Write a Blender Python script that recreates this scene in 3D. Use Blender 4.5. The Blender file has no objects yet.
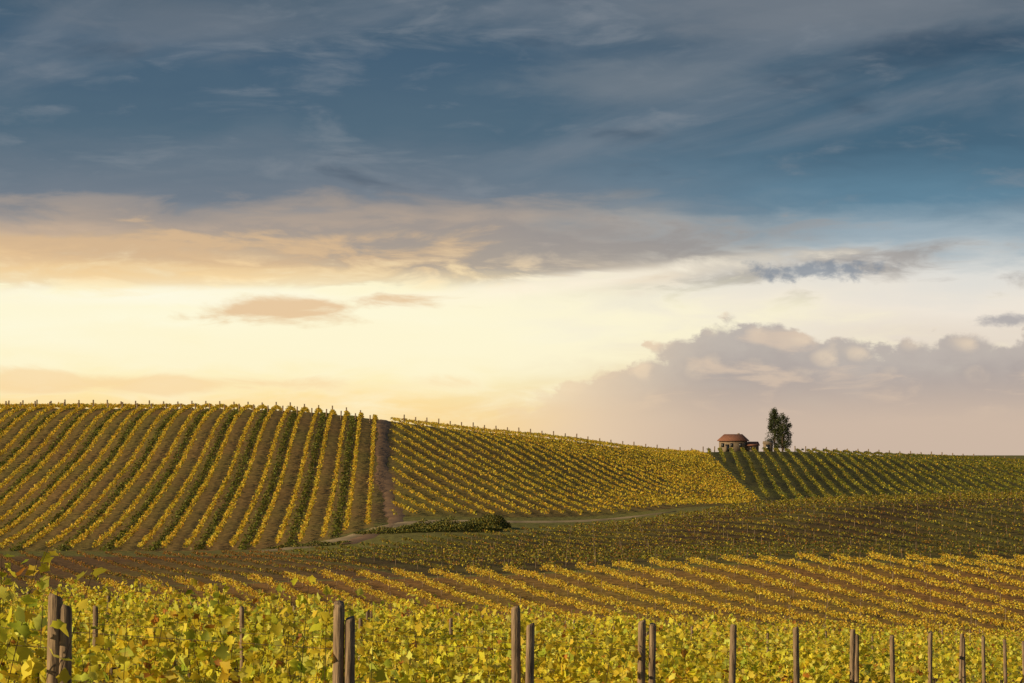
import bpy, math, random
import numpy as np
from mathutils import Vector
rng=np.random.default_rng(7); random.seed(7)
F=1991.0; VH=450.0; E=1.6
sc=bpy.context.scene
sc.view_settings.view_transform='Standard'; sc.view_settings.look='None'; sc.view_settings.exposure=0
def lin(c):
    o=[]
    for v in c:
        v=v/255.0
        o.append(v/12.92 if v<=0.04045 else ((v+0.055)/1.055)**2.4)
    return (o[0],o[1],o[2],1.0)
# ------------------------------------------------------------ terrain
NEAR=[(50,672),(60,665),(90,680),(110,666),(128,647)]
FARP=[(700,505),(3000,470),(9000,455)]
COLS={
 -900:[(165,596),(205,567),(222,558),(260,510),(300,458),(325,430),(345,418),(360,415),(380,418),(420,434),(500,475)],
 0:[(165,592),(205,566),(222,557),(260,512),(300,461),(325,428),(345,412),(360,408),(380,411),(420,430),(500,475)],
 200:[(165,588),(205,563),(224,553),(260,512),(300,461),(325,428),(345,411),(360,406),(380,409),(420,430),(500,475)],
 300:[(165,584),(205,560),(232,546),(262,512),(300,465),(325,432),(345,416),(360,411),(380,414),(420,434),(500,475)],
 400:[(165,580),(200,560),(228,540),(250,525),(290,482),(320,450),(345,428),(362,420),(380,423),(420,438),(500,475)],
 500:[(165,576),(200,556),(232,539),(252,525),(290,488),(325,455),(350,438),(372,431),(390,434),(430,445),(500,470)],
 610:[(165,573),(200,552),(240,530),(262,521),(300,493),(340,463),(375,449),(400,444),(420,446),(460,454),(520,470)],
 740:[(165,570),(195,547),(222,522),(240,509),(255,508),(300,505),(340,489),(400,467),(450,453),(475,449),(500,450),(560,462)],
 850:[(165,569),(195,540),(218,511),(230,502),(242,501),(300,509),(340,497),(400,473),(450,459),(475,454),(500,454),(560,464)],
 1024:[(165,567),(190,540),(213,507),(226,497),(240,497),(300,505),(340,499),(400,480),(450,468),(480,463),(510,463),(580,473)],
 1900:[(165,565),(190,540),(213,507),(226,497),(240,497),(300,505),(340,499),(400,484),(450,476),(480,472),(510,472),(580,482)],
}
for k in COLS: COLS[k]=NEAR+COLS[k]+FARP
NY=700; LY0=math.log(50); LY1=math.log(9000)
yg=np.exp(np.linspace(LY0,LY1,NY)); NU=281; ug=np.linspace(-900,1900,NU)
keys=sorted(COLS)
def gs(a,s,ax):
    r=int(4*s); k=np.exp(-0.5*(np.arange(-r,r+1)/s)**2); k/=k.sum()
    p=[(0,0)]*a.ndim; p[ax]=(r,r); b=np.pad(a,p,mode='edge')
    return np.apply_along_axis(lambda m:np.convolve(m,k,mode='valid'),ax,b)
tab=np.array([np.interp(yg,[p[0] for p in COLS[k]],[p[1] for p in COLS[k]]) for k in keys])
tab=gs(tab,3.0,1)
G=np.array([np.interp(ug,keys,tab[:,j]) for j in range(NY)]).T
G=gs(G,3.5,0)
def H(x,y):
    x=np.asarray(x,float); y=np.asarray(y,float)
    yc=np.clip(y,50.001,8999); u=512+F*x/yc
    fu=np.clip((u+900)/10,0,NU-1.001); fy=np.clip((np.log(yc)-LY0)/(LY1-LY0)*(NY-1),0,NY-1.001)
    iu=fu.astype(int); iy=fy.astype(int); a=fu-iu; b=fy-iy
    v=(G[iu,iy]*(1-a)+G[iu+1,iy]*a)*(1-b)+(G[iu,iy+1]*(1-a)+G[iu+1,iy+1]*a)*b
    zt=(VH-v)/F*y
    zt=zt+0.25*np.sin(x*0.11+y*0.05)*np.sin(y*0.07-x*0.03)
    zp=-1.58-0.055*x-0.081*y
    w=np.clip((y-50)/35,0,1); w=w*w*(3-2*w)
    return zp*(1-w)+zt*w+E
def U(x,y): return 512+F*x/np.maximum(y,1)
def mkmesh(name,V,faces_sizes,idx,col=None,mat=None,smooth=False,parent=None):
    me=bpy.data.meshes.new(name)
    V=np.asarray(V,dtype=np.float32)
    me.vertices.add(len(V)); me.vertices.foreach_set('co',V.ravel())
    me.loops.add(len(idx)); me.loops.foreach_set('vertex_index',np.asarray(idx,dtype=np.int32))
    fs=np.asarray(faces_sizes,dtype=np.int32)
    me.polygons.add(len(fs)); st=np.concatenate([[0],np.cumsum(fs)[:-1]]).astype(np.int32)
    me.polygons.foreach_set('loop_start',st); me.polygons.foreach_set('loop_total',fs)
    if smooth: me.polygons.foreach_set('use_smooth',np.ones(len(fs),dtype=bool))
    me.update(calc_edges=True); me.validate()
    if col is not None:
        ca=me.color_attributes.new('Col','FLOAT_COLOR','POINT')
        c=np.ones((len(V),4),dtype=np.float32); c[:,:3]=col
        ca.data.foreach_set('color',c.ravel())
    ob=bpy.data.objects.new(name,me); sc.collection.objects.link(ob)
    if mat: me.materials.append(mat)
    if parent: ob.parent=parent
    return ob

# ------------------------------------------------------------ materials
def newmat(n):
    m=bpy.data.materials.new(n); m.use_nodes=True; nt=m.node_tree
    return m,nt,nt.nodes['Principled BSDF']
def leafmat(n,trans=0.4):
    m,nt,p=newmat(n); N=nt.nodes; L=nt.links
    a=N.new('ShaderNodeAttribute'); a.attribute_name='Col'
    L.new(a.outputs['Color'],p.inputs['Base Color']); p.inputs['Roughness'].default_value=0.6
    p.inputs['Specular IOR Level'].default_value=0.25
    t=N.new('ShaderNodeBsdfTranslucent'); L.new(a.outputs['Color'],t.inputs['Color'])
    mx=N.new('ShaderNodeMixShader'); mx.inputs[0].default_value=trans
    L.new(p.outputs[0],mx.inputs[1]); L.new(t.outputs[0],mx.inputs[2])
    L.new(mx.outputs[0],N['Material Output'].inputs['Surface']); return m
def noisemat(n,c1,c2,scale,rough=0.85,stretch=(1,1,1),bump=0.3):
    m,nt,p=newmat(n); N=nt.nodes; L=nt.links
    tc=N.new('ShaderNodeTexCoord'); mp=N.new('ShaderNodeMapping'); mp.inputs['Scale'].default_value=stretch
    L.new(tc.outputs['Object'],mp.inputs[0])
    no=N.new('ShaderNodeTexNoise'); no.inputs['Scale'].default_value=scale; no.inputs['Detail'].default_value=6
    L.new(mp.outputs[0],no.inputs['Vector'])
    r=N.new('ShaderNodeValToRGB'); r.color_ramp.elements[0].position=0.3; r.color_ramp.elements[1].position=0.7
    r.color_ramp.elements[0].color=(*c1,1); r.color_ramp.elements[1].color=(*c2,1)
    L.new(no.outputs[0],r.inputs[0]); L.new(r.outputs[0],p.inputs['Base Color'])
    b=N.new('ShaderNodeBump'); b.inputs['Strength'].default_value=bump; b.inputs['Distance'].default_value=0.02
    L.new(no.outputs[0],b.inputs['Height']); L.new(b.outputs[0],p.inputs['Normal'])
    p.inputs['Roughness'].default_value=rough; return m
LEAF=leafmat('vine_leaf',0.45); FARLEAF=leafmat('vine_foliage',0.4); DARKLEAF=leafmat('tree_foliage',0.15)
WOOD=noisemat('weathered_wood',(0.10,0.06,0.04),(0.38,0.26,0.16),9,0.85,(6,6,0.7),0.6)
BARK=noisemat('vine_bark',(0.05,0.03,0.02),(0.13,0.08,0.05),20)
ROOF=noisemat('terracotta',(0.17,0.065,0.04),(0.27,0.11,0.065),3)
WALL=noisemat('stone_wall',(0.17,0.12,0.08),(0.26,0.19,0.13),2)
GLASS=noisemat('window_dark',(0.02,0.02,0.025),(0.03,0.03,0.035),2,0.2)
PATH=noisemat('dirt',(0.20,0.14,0.07),(0.42,0.30,0.16),0.4)
SOIL=noisemat('bare_soil',(0.13,0.07,0.035),(0.24,0.13,0.06),0.5)
GM,nt,p=newmat('ground'); N=nt.nodes; L=nt.links
at=N.new('ShaderNodeAttribute'); at.attribute_name='Col'
g=N.new('ShaderNodeNewGeometry')
def gn(s,d):
    n=N.new('ShaderNodeTexNoise'); n.inputs['Scale'].default_value=s; n.inputs['Detail'].default_value=d; L.new(g.outputs['Position'],n.inputs['Vector']); return n
n1=gn(0.06,5); n2=gn(1.6,6)
r1=N.new('ShaderNodeMapRange'); r1.inputs[1].default_value=0.4; r1.inputs[2].default_value=0.68; r1.inputs[3].default_value=0.0; r1.inputs[4].default_value=0.5
L.new(n1.outputs[0],r1.inputs[0])
mx=N.new('ShaderNodeMix'); mx.data_type='RGBA'; L.new(r1.outputs[0],mx.inputs[0]); L.new(at.outputs['Color'],mx.inputs[6]); mx.inputs[7].default_value=(0.17,0.16,0.035,1)
r2=N.new('ShaderNodeMapRange'); r2.inputs[1].default_value=0.25; r2.inputs[2].default_value=0.75; r2.inputs[3].default_value=0.55; r2.inputs[4].default_value=1.45
L.new(n2.outputs[0],r2.inputs[0])
vm=N.new('ShaderNodeVectorMath'); vm.operation='SCALE'; L.new(mx.outputs[2],vm.inputs[0]); L.new(r2.outputs[0],vm.inputs['Scale'])
L.new(vm.outputs[0],p.inputs['Base Color']); p.inputs['Roughness'].default_value=0.95; p.inputs['Specular IOR Level'].default_value=0.1
bp=N.new('ShaderNodeBump'); bp.inputs['Strength'].default_value=0.6; bp.inputs['Distance'].default_value=0.15; L.new(n2.outputs[0],bp.inputs['Height']); L.new(bp.outputs[0],p.inputs['Normal'])

# ------------------------------------------------------------ zones
XE=(385-512)/F*350
def xtrack(y): return XE+(350-y)*0.061
def ylo_left(u): return np.interp(u,[-900,0,260,330,380],[223,224,228,236,248])
def z_left(x,y):
    u=U(x,y); return (x<xtrack(y)-1.2)&(y>ylo_left(u))&(y<430)
def crest_y(u): return np.interp(u,[-900,0,400,500,610,740,850,1024,1900],[360,360,362,372,402,480,490,495,500])
def z_right(x,y):
    u=U(x,y); return (x>xtrack(y)+1.2)&(y>np.interp(u,[400,500,610,740,800],[257,260,268,284,345]))&(x<38+0.03*(y-300))&(y<crest_y(u)+8)
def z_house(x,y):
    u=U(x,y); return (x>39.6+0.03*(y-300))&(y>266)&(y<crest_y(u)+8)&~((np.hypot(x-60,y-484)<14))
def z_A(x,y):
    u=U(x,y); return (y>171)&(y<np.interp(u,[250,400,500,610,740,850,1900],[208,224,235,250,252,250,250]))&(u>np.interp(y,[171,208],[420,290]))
def z_band(x,y):
    u=U(x,y); return (y>171)&(y<218)&(u<np.interp(y,[171,208],[420,290])-8)&(u>-700)
def z_B(x,y): return (y>118)&(y<169)&(x>-90)&(x<130)
ty=np.concatenate([np.linspace(-80,60,60),np.linspace(61,600,620),np.exp(np.linspace(math.log(604),math.log(8900),70))])
t=np.linspace(-1,1,701); s=0.3*t+0.7*t**5
W=np.maximum(130,ty*1.0)
X=s[None,:]*W[:,None]; Y=np.repeat(ty[:,None],len(t),1); Z=H(X,Y)
x=X.ravel(); y=Y.ravel()
col=np.tile(np.array([0.16,0.14,0.045]),(len(x),1))
def setc(mask,c): col[mask]=c
setc(z_left(x,y),(0.22,0.135,0.05)); setc(z_right(x,y),(0.16,0.11,0.04)); setc(z_house(x,y),(0.08,0.07,0.028))  # ridge ground kept dark to go with the shade painted into its vines
setc(z_A(x,y),(0.08,0.052,0.024)); setc(z_band(x,y),(0.15,0.085,0.04)); setc(z_B(x,y),(0.24,0.125,0.045))  # valley ground darkened along with its shade-toned leaves
tr=(x>xtrack(y)-2.5)&(x<xtrack(y)+1.5)&(y>250)&(y<372); setc(tr,(0.17,0.10,0.05))
nr,nc=X.shape
i=np.arange(nr-1)[:,None]*nc+np.arange(nc-1)[None,:]; i=i.ravel()
idx=np.stack([i,i+1,i+nc+1,i+nc],1).ravel()
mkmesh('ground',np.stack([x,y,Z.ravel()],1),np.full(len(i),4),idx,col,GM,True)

# ------------------------------------------------------------ leaves
KITE=np.array([(0,-0.5),(0.42,0.05),(0,0.55),(-0.42,0.05)])
ang=np.radians([270,300,335,5,30,62,90,118,150,175,205,240]); rad=[0.18,0.48,0.36,0.55,0.38,0.46,0.62,0.46,0.38,0.55,0.36,0.48]
LOBE=np.array([(0,0)]+[(r*math.cos(a),r*math.sin(a)) for a,r in zip(ang,rad)])
def leafmesh(name,P,size,C,mat,lobed=False,up=0.0):
    n=len(P); nv=rng.normal(size=(n,3)); nv[:,2]+=up; nv/=np.linalg.norm(nv,axis=1)[:,None]
    a=np.cross(nv,rng.normal(size=(n,3))); a/=np.linalg.norm(a,axis=1)[:,None]; b=np.cross(nv,a)
    T=LOBE if lobed else KITE; k=len(T)
    fold=0.35*np.abs(T[:,0])+ (0.15*T[:,1]**2)
    sz=np.broadcast_to(size,(n,))[:,None,None]
    V=P[:,None,:]+sz*(T[None,:,0,None]*a[:,None,:]+T[None,:,1,None]*b[:,None,:]+fold[None,:,None]*nv[:,None,:])
    base=np.arange(n)[:,None]*k
    if lobed:
        tri=np.array([[0,j,j%12+1] for j in range(1,13)]).ravel()
        idx=(base+tri[None,:]).ravel(); fs=np.full(n*12,3)
    else:
        idx=(base+np.arange(4)[None,:]).ravel(); fs=np.full(n,4)
    Cc=np.repeat(C,k,axis=0)
    return mkmesh(name,V.reshape(-1,3),fs,idx,Cc,mat)
def pal(n,cols,w):
    cols=np.array(cols); c=cols[rng.choice(len(cols),n,p=np.array(w)/sum(w))]
    return np.clip(c*rng.uniform(0.7,1.3,(n,1))*rng.uniform(0.92,1.08,(n,3)),0,0.88)
def vn(x,y,s,seed=0):
    return 0.5+0.25*(np.sin(x*s+seed+1.7*np.sin(y*s*0.7+seed))+np.sin(y*s*1.3+2*seed+1.3*np.sin(x*s*0.9)))
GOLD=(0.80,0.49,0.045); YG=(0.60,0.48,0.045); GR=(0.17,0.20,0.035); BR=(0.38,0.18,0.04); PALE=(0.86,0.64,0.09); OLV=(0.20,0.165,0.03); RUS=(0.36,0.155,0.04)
def rows(name,zone,box,d,sp,step,per,size,cols,w,cols2=None,w2=None,h=(0.3,1.05),wid=0.16,gap=0.02,mfun=None,off=0.0):
    d=np.array(d,float); d/=np.linalg.norm(d); n=np.array([-d[1],d[0]])
    c=np.array([(box[0]+box[1])/2,(box[2]+box[3])/2]); R=math.hypot(box[1]-box[0],box[3]-box[2])/2
    ks=np.arange(-int(R/sp)-1,int(R/sp)+2); ts=np.arange(-R,R,step)
    K,Tt=np.meshgrid(ks,ts,indexing='ij')
    px=c[0]+(K*sp+off)*n[0]+Tt*d[0]; py=c[1]+(K*sp+off)*n[1]+Tt*d[1]
    px=px.ravel();py=py.ravel(); m=(px>box[0])&(px<box[1])&(py>box[2])&(py<box[3]); px=px[m];py=py[m]
    m=zone(px,py)&(rng.random(len(px))>gap); px=px[m];py=py[m]
    vig=0.82+0.25*vn(px,py,0.9,3)+rng.normal(0,0.05,len(px))
    px=np.repeat(px,per);py=np.repeat(py,per);vig=np.repeat(vig,per)
    q=len(px)
    a=rng.uniform(-0.6,0.6,q)*step*1.2; l=rng.normal(0,wid,q)
    X=px+a*d[0]+l*n[0]; Y=py+a*d[1]+l*n[1]
    hh=(h[0]+(h[1]-h[0])*rng.beta(1.6,1.3,q))*vig
    Z=H(X,Y)+hh
    C=pal(q,cols,w)
    if cols2 is not None:
        C2=pal(q,cols2,w2); mk=np.clip(vn(X,Y,0.06,1)*1.6-0.3,0,1) if mfun is None else mfun(X,Y); pick=rng.random(q)<mk; C[pick]=C2[pick]
    print(name,q)
    return leafmesh(name,np.stack([X,Y,Z],1),size*rng.uniform(0.7,1.3,q),C,FARLEAF,up=0.5)
rows('vineyard_hillside_rows',z_left,(-150,0,215,385),(-0.061,1),2.56,0.5,9,0.28,[GOLD,YG,GR],[6,4,0.7],[YG,GOLD,BR],[4,5,1],h=(0.35,0.95),wid=0.15)
rows('grass_strips',z_left,(-150,0,215,385),(-0.061,1),5.12,0.5,7,0.3,[GR,(0.28,0.28,0.045),OLV],[3,4,2],h=(0.02,0.16),wid=0.38,off=1.28,gap=0.1)
rows('vineyard_slope_rows',z_right,(-30,60,250,480),(0.33,-1),2.6,0.5,8,0.26,[GOLD,YG,BR],[3.5,4,1],[OLV,GOLD,YG],[2,3,4],h=(0.35,0.85),wid=0.16)
rows('vineyard_ridge_rows',z_house,(30,220,262,510),(0.09,1),2.6,0.6,8,0.3,[OLV,GR,YG],[5,3,2.2],[GOLD,GR,OLV],[1,3,5],h=(0.35,0.95))  # darker leaf mix paints in the shade on the right-hand ridge
rows('vineyard_valley_rows',z_A,(-40,150,165,254),(1,-2.7),2.9,0.4,10,0.17,[OLV,GR,BR,YG],[5,2.5,1.5,1.2],[OLV,RUS,YG],[5,1,1.5],h=(0.42,0.8),wid=0.12)  # dark olive leaf mix: shade over this field is put into the colour
rows('vineyard_russet_rows',z_band,(-130,0,165,219),(1,-2.4),2.9,0.4,8,0.16,[RUS,BR,OLV],[3,4,3],[RUS,OLV,YG],[2,3,1],h=(0.35,0.7),wid=0.11)
rows('vineyard_golden_rows',z_B,(-70,100,117,170),(1,-2.7),2.9,0.25,20,0.14,[GOLD,PALE,YG,BR],[5,6,2,0.2],[BR,RUS,GOLD,PALE,YG],[2,1.5,4,2.5,1.5],h=(0.42,0.95),wid=0.16,mfun=lambda X,Y:np.interp(X,[-30,-12,8],[0.85,0.5,0.03]))
# ------------------------------------------------------------ stakes
def postfield(name,pts,hh,w):
    V=[];I=[];o=0
    for (a,b) in pts:
        z=float(H(a,b)); h=hh*random.uniform(0.9,1.1); tx=random.uniform(-.05,.05)
        for zz in (z-0.2,z+h):
            for dx,dy in((-w,-w),(w,-w),(w,w),(-w,w)): V.append((a+dx+(tx if zz>z else 0),b+dy,zz))
        for f in((0,1,5,4),(1,2,6,5),(2,3,7,6),(3,0,4,7),(4,5,6,7)): I+= [o+k for k in f]
        o+=8
    return mkmesh(name,V,np.full(len(pts)*5,4),I,None,WOOD)
pts=[]
for k in range(-40,60):
    for yy in (350,362):
        xx=-112+k*2.56
        if xx<xtrack(yy)-2: pts.append((xx,yy))
for uu in np.arange(404,735,11.5):
    yy=float(crest_y(uu))-2; pts.append(((uu-512)/F*yy,yy))
for uu in np.arange(795,1300,10.5):
    yy=float(crest_y(uu))-4; pts.append(((uu-512)/F*yy,yy))
postfield('vineyard_ridge_stakes',pts,1.5,0.11)
def stakes(name,d,sp,cen,zone,h,w,every):
    d=np.array(d,float);d/=np.linalg.norm(d);n=np.array([-d[1],d[0]]);pts=[]
    for k in range(-60,60):
        for tt in np.arange(-100,100,every):
            q=np.array(cen)+k*sp*n+d*(tt+random.uniform(-.2,.2))
            if zone(q[0],q[1]) and abs(q[0])<100: pts.append(tuple(q))
    postfield(name,pts,h,w)
stakes('vineyard_row_stakes',(1,-2.7),2.9,(15,143.5),z_B,1.1,0.025,5)
stakes('vineyard_row_stakes',(1,-2.7),2.9,(55,209.5),z_A,0.95,0.022,7)

# ------------------------------------------------------------ path
def ribbon(name,pts,w,mat,off=0.12,taper=False):
    P=np.array(pts,float); seg=np.concatenate([[0],np.cumsum(np.linalg.norm(np.diff(P,axis=0),axis=1))])
    tt=np.arange(0,seg[-1],0.7); px=np.interp(tt,seg,P[:,0]);py=np.interp(tt,seg,P[:,1])
    px=gs(px,6,0);py=gs(py,6,0)
    dx=np.gradient(px);dy=np.gradient(py);l=np.hypot(dx,dy);nx=-dy/l;ny=dx/l
    V=[];K=5
    for i in range(len(px)):
        f=i/(len(px)-1); tp=min(1,f/0.12,(1-f)/0.4)+0.03 if taper else 1
        for k in range(K):
            s=(k/(K-1)-0.5)*w*tp*(1+0.25*math.sin(i*0.15)+0.15*math.sin(i*.7)); a=px[i]+nx[i]*s;b=py[i]+ny[i]*s
            V.append((a,b,float(H(a,b))+(off if 0<k<K-1 else -0.05)))
    I=[]
    for i in range(len(px)-1):
        for k in range(K-1):
            o=i*K+k; I+=[o,o+1,o+K+1,o+K]
    return mkmesh(name,V,np.full((len(px)-1)*(K-1),4),I,None,mat,True)
def P(u,y): return ((u-512)/F*y,y)
ribbon('dirt_path',[P(240,223),P(270,225),P(330,232),P(362,238),P(395,249),P(420,252),P(520,255),P(610,262),P(690,269)],3.2,PATH,taper=True)
ribbon('dirt_track',[P(340,226),P(375,238),P(398,250),(xtrack(300)-0.3,300),(xtrack(366)-0.3,366)],2.4,SOIL)

# ------------------------------------------------------------ shrubs
def shrub(name,cx,cy,rx,ry,h,n,sz):
    th=rng.uniform(0,2*math.pi,n); rr=np.sqrt(rng.random(n)); X=cx+rx*rr*np.cos(th);Y=cy+ry*rr*np.sin(th)
    top=h*(1-0.6*rr**2)*(0.3+0.8*vn(X,Y,1.9,5)); Z=H(X,Y)+top*rng.random(n)**0.5
    C=pal(n,[(0.09,0.10,0.02),(0.14,0.14,0.03),(0.26,0.20,0.03)],[4,3,2.5])
    leafmesh(name,np.stack([X,Y,Z],1),sz,C,DARKLEAF)
a=P(452,240); shrub('shrub_thicket',a[0],a[1],6.0,2.5,1.7,4500,0.2)
a=P(490,244); shrub('shrub_thicket',a[0],a[1],2.6,2.0,2.2,2600,0.2)
a=P(395,238); shrub('shrub_thicket',a[0],a[1],5.0,1.5,0.9,2200,0.18)
a=P(310,229); shrub('shrub_thicket',a[0],a[1],5.0,1.2,0.6,1500,0.18)
# ------------------------------------------------------------ farmhouse
def empty(n,loc):
    e=bpy.data.objects.new(n,None); e.location=loc; sc.collection.objects.link(e); return e
def box(name,par,cx,cy,cz,sx,sy,sz,mat):
    V=[(cx+a*sx/2,cy+b*sy/2,cz+c*sz/2) for c in(-1,1) for a,b in((-1,-1),(1,-1),(1,1),(-1,1))]
    I=[0,3,2,1,4,5,6,7,0,1,5,4,1,2,6,5,2,3,7,6,3,0,4,7]
    return mkmesh(name,V,[4]*6,I,None,mat,parent=par)
def roof(name,par,cx,cy,z0,sx,sy,rise,mat,th=0.18,ov=0.4,hip=0.0):
    hx=sx/2+ov; hy=sy/2+ov; e=z0-0.02; r=hx-hip
    V=[];
    for zz in(0,th):
        V+=[(cx-hx,cy-hy,e+zz),(cx+hx,cy-hy,e+zz),(cx+r,cy,z0+rise+zz),(cx-r,cy,z0+rise+zz),(cx+hx,cy+hy,e+zz),(cx-hx,cy+hy,e+zz)]
    I=[6,7,8,9, 9,8,10,11, 0,1,7,6, 4,5,11,10, 1,4,10,7, 5,0,6,11]; S=[4]*6
    I+=[7,10,8, 11,6,9]; S+=[3,3]
    I+=[0,5,4,1]; S+=[4]
    return mkmesh(name,V,S,I,None,mat,parent=par)
hx,hy=P(732,482); hz=float(H(hx,hy))
fh=empty('farmhouse',(hx,hy,hz+0.2)); fh.rotation_euler=(0,0,math.radians(-14))
box('walls',fh,0.3,0,0.9,6.2,5.2,3.2,WALL); roof('roof',fh,0.3,0,2.5,6.2,5.2,1.5,ROOF,hip=1.3)
box('annex_walls',fh,4.8,0.3,0.4,2.79,4.2,2.0,WALL); roof('annex_roof',fh,5.05,0.3,1.4,1.9,4.2,0.8,ROOF,hip=0.1)
box('chimney',fh,1.5,0.6,3.9,0.5,0.5,1.0,WALL)
for k,xx in enumerate((-1.9,0.3,2.4)): box('window_%d'%(k+1),fh,xx,-2.6,1.5,0.7,0.08,0.95,GLASS)
box('door',fh,-0.8,-2.6,0.75,0.9,0.1,1.9,GLASS)
box('annex_window',fh,4.8,-1.81,0.8,0.6,0.08,0.7,GLASS)
sx_,sy_=P(768,480); sh=empty('stone_shed',(sx_,sy_,float(H(sx_,sy_)))); sh.rotation_euler=(0,0,math.radians(-10))
box('walls',sh,0,0,0.8,2.2,2.4,2.2,WALL); roof('roof',sh,0,0,1.9,2.2,2.4,0.5,WALL,0.12,0.15,hip=0.05); box('door',sh,0,-1.2,0.9,0.9,0.08,1.6,GLASS)
def tree(name,x0,y0,h,prof,n,sz,seed):
    r=np.random.default_rng(seed); z0=float(H(x0,y0))
    V=[];I=[];S=[]
    def limb(a,b,r0,r1,sg=7):
        o=len(V); a=np.array(a);b=np.array(b); d=b-a; d=d/np.linalg.norm(d); p1=np.cross(d,[0.3,0.9,0.1]); p1/=np.linalg.norm(p1); p2=np.cross(d,p1)
        for q,rr in((a,r0),((a+b)/2+r.normal(0,0.03,3),(r0+r1)/2),(b,r1)):
            for k in range(sg): V.append(q+rr*(p1*math.cos(k*2*math.pi/sg)+p2*math.sin(k*2*math.pi/sg)))
        for j in range(2):
            for k in range(sg):
                I.extend([o+j*sg+k,o+j*sg+(k+1)%sg,o+(j+1)*sg+(k+1)%sg,o+(j+1)*sg+k]); S.append(4)
    limb((x0,y0,z0-0.3),(x0+0.1,y0,z0+h*0.9),0.24,0.04)
    cl=[]
    for k in range(75):
        f=r.uniform(0.08,0.97); R=np.interp(f,prof[0],prof[1])*r.uniform(0.4,1.05); th=r.uniform(0,6.28)
        e=(x0+R*math.cos(th),y0+R*math.sin(th),z0+h*f); cl.append(e)
        limb((x0,y0,z0+h*max(f-0.12,0.06)),e,0.05,0.015,4)
    tr_=mkmesh('trunk',np.array(V),S,I,None,BARK)
    cl=np.array(cl); pc=cl[r.integers(0,len(cl),n)]+r.normal(0,1,(n,3))*np.array([0.3,0.3,0.38])*h/9.5
    C=np.array([(0.035,0.05,0.018),(0.055,0.07,0.022),(0.075,0.075,0.025)])[r.integers(0,3,n)]*r.uniform(0.7,1.3,(n,1))
    lf=leafmesh('foliage',pc,sz,C,DARKLEAF)
    e=empty(name,(0,0,0)); tr_.parent=e; lf.parent=e
a=P(774.5,490); tree('cypress_tree',a[0],a[1],10.4,([0,0.15,0.4,0.7,0.9,1],[1.3,2.0,2.0,1.6,0.9,0.2]),5200,0.26,3)
a=P(782.5,488); tree('pine_tree',a[0],a[1],9.2,([0,0.15,0.4,0.7,0.9,1],[1.0,1.8,2.1,1.9,1.2,0.3]),4800,0.26,5)

# ------------------------------------------------------------ foreground vines
dr=np.array([-1,0.394]);dr/=np.linalg.norm(dr); nr_=np.array([-dr[1],dr[0]])
def post(name,x0,y0,h,r,lean):
    z0=float(H(x0,y0)); sg=12; V=[];I=[];S=[]
    lv=[-0.3,0.0,0.4,0.8,1.2,h-0.02,h]
    ph=random.uniform(0,6)
    for j,l in enumerate(lv):
        rr=r*(1.06-0.08*max(l,0)/h)*(0.86 if j==len(lv)-1 else 1)
        for k in range(sg):
            a=k*2*math.pi/sg; q=rr*(1+0.06*math.sin(3*a+ph+l))
            V.append((lean[0]*l+q*math.cos(a),lean[1]*l+q*math.sin(a),l+(0.012*math.cos(a+ph) if j>=5 else 0)))
    for j in range(len(lv)-1):
        for k in range(sg): I+=[j*sg+k,j*sg+(k+1)%sg,(j+1)*sg+(k+1)%sg,(j+1)*sg+k]; S.append(4)
    I+=[(len(lv)-1)*sg+k for k in range(sg)]; S.append(sg)
    ob=mkmesh(name,V,S,I,None,WOOD); ob.location=(x0,y0,z0); return ob
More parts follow.
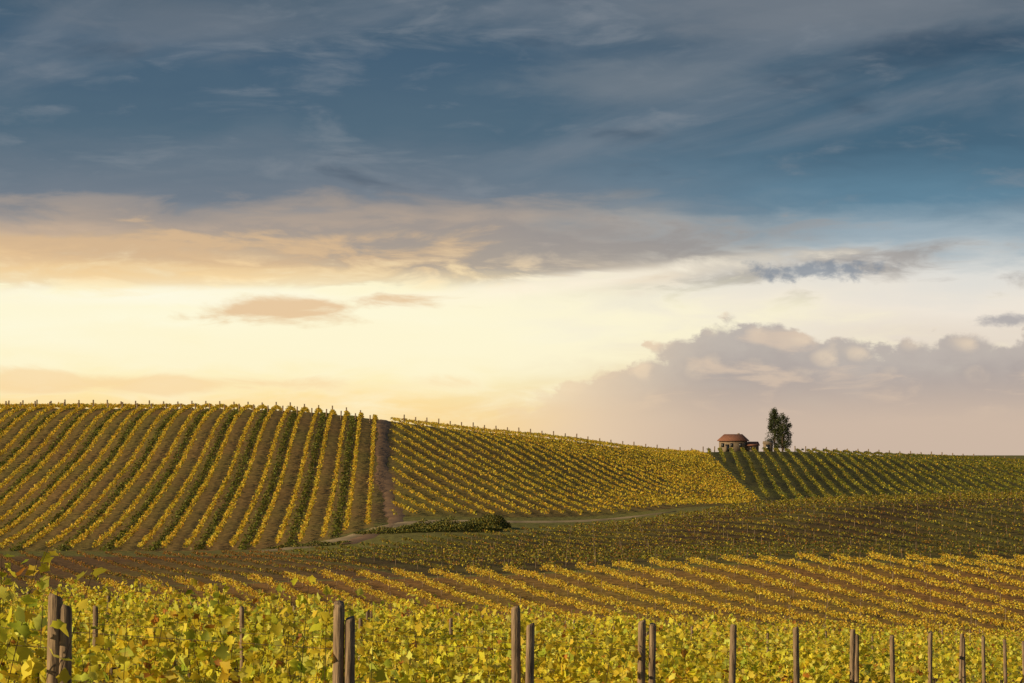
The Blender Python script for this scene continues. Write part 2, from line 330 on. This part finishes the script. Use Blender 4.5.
for n in range(0,24):
    y0=9*(n+3.33)/3.33; x0=-2.09+0.394*(y0-9)
    post('wooden_post',x0-0.005,y0,1.57+random.uniform(-.04,.05),0.034,(random.uniform(-0.03,0.03),0))
    if n in (0,1,2,3,6,9,13): post('wooden_post',x0+0.06+random.uniform(0,0.02),y0-0.03,1.54+random.uniform(-.06,.02),0.031,(random.uniform(-0.01,0.02),0.02))
    length=(x0+0.27*y0+6)/0.93+2
    if n==0: length=7
    for q in np.arange(5.5,length,5.5):
        a=x0+dr[0]*q; b=y0+dr[1]*q; post('wooden_post',a,b,1.45+random.uniform(-.05,.05),0.026,(random.uniform(-.02,.02),0))
    cs=np.arange(0.10,length,0.10 if n<9 else 0.15)
    cx=x0+dr[0]*cs; cy=y0+dr[1]*cs
    hh=1.33+0.36*(np.sin(cs*1.9+n*2.1)*0.5+np.sin(cs*4.7+n)*0.5)+rng.normal(0,0.13,len(cs))
    if n==1: hh[:9]+=np.linspace(0.4,0,9)
    if n==0: hh[2:]+=0.28
    hh=np.clip(hh,0.85,1.66)+rng.uniform(0,0.07,len(cs))
    PL=[];SZ=[];CV=[];CI=[];CS=[];TC=[]
    for k in range(len(cs)):
        g0=float(H(cx[k],cy[k])); bx=rng.normal(0,0.10,2); lx=rng.normal(0,0.2)
        m=30 if n<9 else 18
        f=np.sort(rng.random(m)); zz=0.5+(hh[k]-0.5)*f
        lat=bx[0]+rng.normal(0,0.07)*f; al=lx*f
        side=rng.normal(0,0.08,(m,2))*(1.15-0.75*f)[:,None]
        X_=cx[k]+nr_[0]*(lat+side[:,0])+dr[0]*(al+side[:,1]); Y_=cy[k]+nr_[1]*(lat+side[:,0])+dr[1]*(al+side[:,1])
        PL.append(np.stack([X_,Y_,g0+zz+rng.normal(0,0.03,m)],1)); SZ.append(rng.uniform(0.06,0.125,m)*(1.0-0.45*f**3))
        TC.append(np.full(m,rng.uniform(0.75,1.12)))
        if n<5:
            o=len(CV)
            for ff in(0,0.5,1.0):
                l=bx[0]*ff+ (lat[-1]-bx[0])*ff; q=lx*ff
                for aa in range(3):
                    r_=0.004*(1.1-0.7*ff)
                    CV.append((cx[k]+nr_[0]*l+dr[0]*q+r_*math.cos(aa*2.1),cy[k]+nr_[1]*l+dr[1]*q+r_*math.sin(aa*2.1),g0+0.5+(hh[k]-0.5)*ff))
            for j in range(2):
                for aa in range(3): CI+=[o+j*3+aa,o+j*3+(aa+1)%3,o+j*3+3+(aa+1)%3,o+j*3+3+aa]; CS.append(4)
    PL=np.concatenate(PL);SZ=np.concatenate(SZ);TC=np.concatenate(TC)
    q=len(PL)
    C=pal(q,[(0.86,0.62,0.05),(0.76,0.63,0.05),(0.42,0.44,0.045),(0.88,0.74,0.13),(0.52,0.22,0.04)],[4.5,4,1.5,2.6,0.4])
    C=C*np.stack([TC**0.5,TC**0.2,TC],1)
    lo=leafmesh('leaves',PL,SZ if n<9 else SZ*1.3,C,LEAF,lobed=(n<9),up=0.3)
    row=empty('grapevine_row',(0,0,0)); lo.parent=row
    if CV:
        c_=mkmesh('canes',CV,CS,CI,None,BARK); c_.parent=row
    TV=[];TI=[];TS=[]
    for q in np.arange(0.5,length,0.95):
        a=x0+dr[0]*q+random.uniform(-.05,.05);b=y0+dr[1]*q; z=float(H(a,b)); o=len(TV)
        for j,(l,r_) in enumerate(((-.1,.035),(0.35,.026),(0.7,.022))):
            ox=random.uniform(-.03,.03)
            for k in range(6): TV.append((a+ox+r_*math.cos(k*1.047),b+r_*math.sin(k*1.047),z+l))
        for j in range(2):
            for k in range(6): TI+=[o+j*6+k,o+j*6+(k+1)%6,o+j*6+6+(k+1)%6,o+j*6+6+k]; TS.append(4)
    for hw in (0.7,1.0,1.3):
        qs=np.arange(0,length,1.0); o=len(TV)
        for q in qs:
            a=x0+dr[0]*q;b=y0+dr[1]*q; z=float(H(a,b))
            for k in range(3): TV.append((a,b+0.002*math.cos(k*2.1),z+hw+0.002*math.sin(k*2.1)))
        for j in range(len(qs)-1):
            for k in range(3): TI+=[o+j*3+k,o+j*3+(k+1)%3,o+j*3+3+(k+1)%3,o+j*3+3+k]; TS.append(4)
    t_=mkmesh('trunks_and_wires',TV,TS,TI,None,BARK); t_.parent=row

# ------------------------------------------------------------ sky
SUN_AZ=-111; SUN_EL=18
w=bpy.data.worlds.new('World'); sc.world=w; w.use_nodes=True; nt=w.node_tree; N=nt.nodes; L=nt.links
for nn in list(N): N.remove(nn)
out=N.new('ShaderNodeOutputWorld'); tc=N.new('ShaderNodeTexCoord'); sp=N.new('ShaderNodeSeparateXYZ'); L.new(tc.outputs['Generated'],sp.inputs[0])
def M(op,*a,clamp=False):
    n=N.new('ShaderNodeMath'); n.operation=op; n.use_clamp=clamp
    for k,v in enumerate(a):
        if isinstance(v,(int,float)): n.inputs[k].default_value=v
        else: L.new(v,n.inputs[k])
    return n.outputs[0]
def SS(x,a,b,lo=0,hi=1):
    n=N.new('ShaderNodeMapRange'); n.interpolation_type='SMOOTHSTEP'
    L.new(x,n.inputs[0]) ; n.inputs[1].default_value=a; n.inputs[2].default_value=b; n.inputs[3].default_value=lo; n.inputs[4].default_value=hi
    return n.outputs[0]
h=M('SQRT',M('ADD',M('MULTIPLY',sp.outputs[0],sp.outputs[0]),M('MULTIPLY',sp.outputs[1],sp.outputs[1])))
az=M('ARCTAN2',sp.outputs[0],sp.outputs[1]); q=M('DIVIDE',sp.outputs[2],M('MAXIMUM',h,0.001))
def noise(sx,sz,detail=6,rough=0.55,off=0,dist=0,shear=0):
    c=N.new('ShaderNodeCombineXYZ')
    L.new(M('ADD',M('MULTIPLY',sp.outputs[0],sx),off),c.inputs[0]); L.new(M('MULTIPLY',sp.outputs[1],sx),c.inputs[1])
    L.new(M('ADD',M('MULTIPLY',sp.outputs[2],sz),M('MULTIPLY',sp.outputs[0],shear)),c.inputs[2])
    n=N.new('ShaderNodeTexNoise'); n.inputs['Scale'].default_value=1; n.inputs['Detail'].default_value=detail; n.inputs['Roughness'].default_value=rough; n.inputs['Distortion'].default_value=dist
    L.new(c.outputs[0],n.inputs['Vector']); return n.outputs[0]
def ramp(x,els):
    r=N.new('ShaderNodeValToRGB'); cr=r.color_ramp
    while len(cr.elements)<len(els): cr.elements.new(0.5)
    for e,(p_,c) in zip(cr.elements,els): e.position=p_; e.color=lin(c)
    L.new(x,r.inputs[0]); return r.outputs[0]
def mix(f,a,b):
    n=N.new('ShaderNodeMix'); n.data_type='RGBA'
    if isinstance(f,(int,float)): n.inputs[0].default_value=f
    else: L.new(f,n.inputs[0])
    for k,v in((6,a),(7,b)):
        if isinstance(v,tuple): n.inputs[k].default_value=lin(v)
        else: L.new(v,n.inputs[k])
    return n.outputs[2]
def qv(v): return (VH-v)/F
def au(u): return math.atan((u-512)/F)
nA=noise(7,34,5,0.5,1.3,0.4); nB_=noise(20,80,7,0.58,4.1,0.4); nC=noise(4,20,6,0.55,9.0,0.5,shear=-3); nD=noise(55,85,8,0.62,2.0,0.2)
wq=M('ADD',q,M('MULTIPLY',M('SUBTRACT',nA,0.5),0.045)); wq=M('ADD',wq,M('MULTIPLY',M('SUBTRACT',nB_,0.5),0.02))
tq=M('DIVIDE',M('ADD',wq,(560-VH)/F),0.3,clamp=True)
Lr=ramp(tq,[(0,(250,202,134)),(.26,(255,220,150)),(.32,(255,237,180)),(.39,(255,250,220)),(.455,(255,246,208)),(.50,(252,218,164)),(.55,(200,174,148)),(.61,(112,122,134)),(.72,(78,102,120)),(.85,(66,92,114)),(1,(70,90,106))])
Rr=ramp(tq,[(0,(210,182,158)),(.27,(212,192,174)),(.34,(226,212,196)),(.42,(238,228,214)),(.49,(222,220,214)),(.53,(158,174,184)),(.59,(92,128,150)),(.70,(66,98,120)),(.85,(60,86,106)),(1,(68,86,102))])
azw=M('ADD',az,M('MULTIPLY',M('SUBTRACT',nC,0.5),0.15))
base=mix(SS(azw,-0.08,0.2),Lr,Rr)
v1=M('MULTIPLY',SS(nC,0.48,0.72),SS(wq,qv(250),qv(150)))
base=mix(M('MULTIPLY',v1,0.6),base,(122,130,140))
v2=M('MULTIPLY',SS(nA,0.46,0.28),SS(wq,qv(250),qv(180)))
base=mix(M('MULTIPLY',v2,0.65),base,(44,68,90))
v3=M('MULTIPLY',SS(nB_,0.5,0.75),SS(wq,qv(240),qv(190)))
base=mix(M('MULTIPLY',v3,0.35),base,(146,150,156))
def ell(u,v,ru,rv,rot=0):
    dx=M('DIVIDE',M('SUBTRACT',az,au(u)),ru/F)
    dz=M('DIVIDE',M('SUBTRACT',M('SUBTRACT',q,qv(v)),M('MULTIPLY',M('SUBTRACT',az,au(u)),rot)),rv/F)
    return M('SQRT',M('ADD',M('MULTIPLY',dx,dx),M('MULTIPLY',dz,dz)))
def cloud(base,u,v,ru,rv,col,op,rot=0,ns=1.6,soft=0.35,nz=None):
    e=ell(u,v,ru,rv,rot); e=M('ADD',e,M('MULTIPLY',M('SUBTRACT',nz if nz is not None else nB_,0.5),ns*2))
    m=SS(e,1.0+soft,1.0-soft); return mix(M('MULTIPLY',m,op),base,col)
base=cloud(base,190,28,110,26,(112,120,130),0.55,soft=0.8)
base=cloud(base,640,82,90,20,(120,128,136),0.5,soft=0.8)
base=cloud(base,860,15,190,26,(118,124,132),0.55,soft=0.8)
base=cloud(base,420,250,430,30,(148,142,140),0.8,rot=-0.02,soft=0.5,ns=2)
base=cloud(base,110,262,260,26,(222,186,142),0.8,ns=2.2,soft=0.5)
base=cloud(base,150,276,260,9,(248,212,154),0.6,ns=2.6,soft=0.6)
base=cloud(base,560,284,190,9,(255,244,222),0.8,rot=0.12,soft=0.7,ns=2.2)
base=cloud(base,200,300,170,10,(255,251,230),0.95,soft=0.5)
base=cloud(base,300,346,400,50,(255,247,212),0.85,soft=0.8)
base=cloud(base,275,312,105,11,(228,190,146),0.85,rot=0.08,ns=2.4,soft=0.6)
base=cloud(base,110,384,230,8,(248,208,150),0.6,ns=2.4,soft=0.6)
base=cloud(base,905,236,90,8,(150,168,180),0.5,soft=0.6)
base=cloud(base,822,273,46,8,(126,136,150),0.8,nz=nD,ns=2.4,soft=0.5)
# cumulus bank on the right
fc=N.new('ShaderNodeFloatCurve'); cv=fc.mapping.curves[0]
tops=[(300,420),(480,408),(560,384),(600,374),(650,352),(680,338),(710,326),(765,322),(800,330),(850,342),(900,338),(960,334),(1024,326),(1300,340)]
pts=[(((au(u)+0.3)/0.8),(qv(v)+0.06)/0.2) for u,v in tops]
cv.points[0].location=(0,0.3); cv.points[1].location=(1,0.5)
for p_ in pts: cv.points.new(*p_)
fc.mapping.update(); L.new(M('DIVIDE',M('ADD',az,0.3),0.8,clamp=True),fc.inputs['Value'])
top=M('SUBTRACT',M('MULTIPLY',fc.outputs[0],0.2),0.06)
vo=N.new('ShaderNodeTexVoronoi'); vo.feature='SMOOTH_F1'; vo.inputs['Scale'].default_value=1; vo.inputs['Smoothness'].default_value=0.4
cc=N.new('ShaderNodeCombineXYZ'); L.new(M('ADD',M('MULTIPLY',az,60),M('MULTIPLY',nD,1.0)),cc.inputs[0]); L.new(M('MULTIPLY',q,75),cc.inputs[1]); L.new(cc.outputs[0],vo.inputs['Vector'])
puff=vo.outputs['Distance']
d=M('SUBTRACT',M('ADD',top,M('ADD',M('MULTIPLY',M('SUBTRACT',nD,0.5),0.032),M('MULTIPLY',M('SUBTRACT',0.45,puff),0.016))),q)
m=M('MULTIPLY',SS(d,-0.0005,0.0055),SS(az,au(440),au(620)))
ccol=mix(SS(d,0.0,0.03),(184,174,168),(168,158,156))
ccol=mix(M('MULTIPLY',SS(puff,0.45,0.15),SS(d,0.035,0.0)),ccol,(230,208,182))
ccol=mix(M('MULTIPLY',SS(nB_,0.5,0.66),0.8),ccol,(212,190,170)); ccol=mix(SS(q,qv(365),qv(430)),ccol,(204,182,164))
ccol=mix(SS(az,au(740),au(500)),ccol,(240,212,176))
base=mix(M('MULTIPLY',m,0.92),base,ccol)
base=cloud(base,1008,324,26,6,(146,144,152),0.7,nz=nD,ns=2.0,soft=0.5)
sky=N.new('ShaderNodeTexSky'); sky.sky_type='NISHITA'; sky.sun_disc=False; sky.sun_elevation=math.radians(SUN_EL); sky.sun_rotation=math.radians(SUN_AZ)
b1=N.new('ShaderNodeBackground'); b1.inputs['Strength'].default_value=0.08; L.new(sky.outputs[0],b1.inputs[0])
b2=N.new('ShaderNodeBackground'); L.new(base,b2.inputs[0]); b2.inputs['Strength'].default_value=1.03
ms=N.new('ShaderNodeMixShader'); ms.inputs[0].default_value=0.95; L.new(b1.outputs[0],ms.inputs[1]); L.new(b2.outputs[0],ms.inputs[2]); L.new(ms.outputs[0],out.inputs[0])

sd=bpy.data.lights.new('sun','SUN'); sd.energy=5.0; sd.angle=math.radians(0.6); sd.color=(1.0,0.80,0.46)
so=bpy.data.objects.new('sun',sd); sc.collection.objects.link(so)
az_=math.radians(SUN_AZ); el=math.radians(SUN_EL)
dv=Vector((math.sin(az_)*math.cos(el),math.cos(az_)*math.cos(el),math.sin(el)))
so.rotation_euler=dv.to_track_quat('Z','Y').to_euler(); so.location=dv*100
cd=bpy.data.cameras.new('camera'); cam=bpy.data.objects.new('camera',cd); sc.collection.objects.link(cam)
cd.sensor_width=36; cd.lens=F*36/1024; cd.shift_y=(VH-341.5)/1024; cd.clip_end=20000; cd.clip_start=0.1
cam.location=(0,0,E); cam.rotation_euler=(math.radians(90),0,0); sc.camera=cam
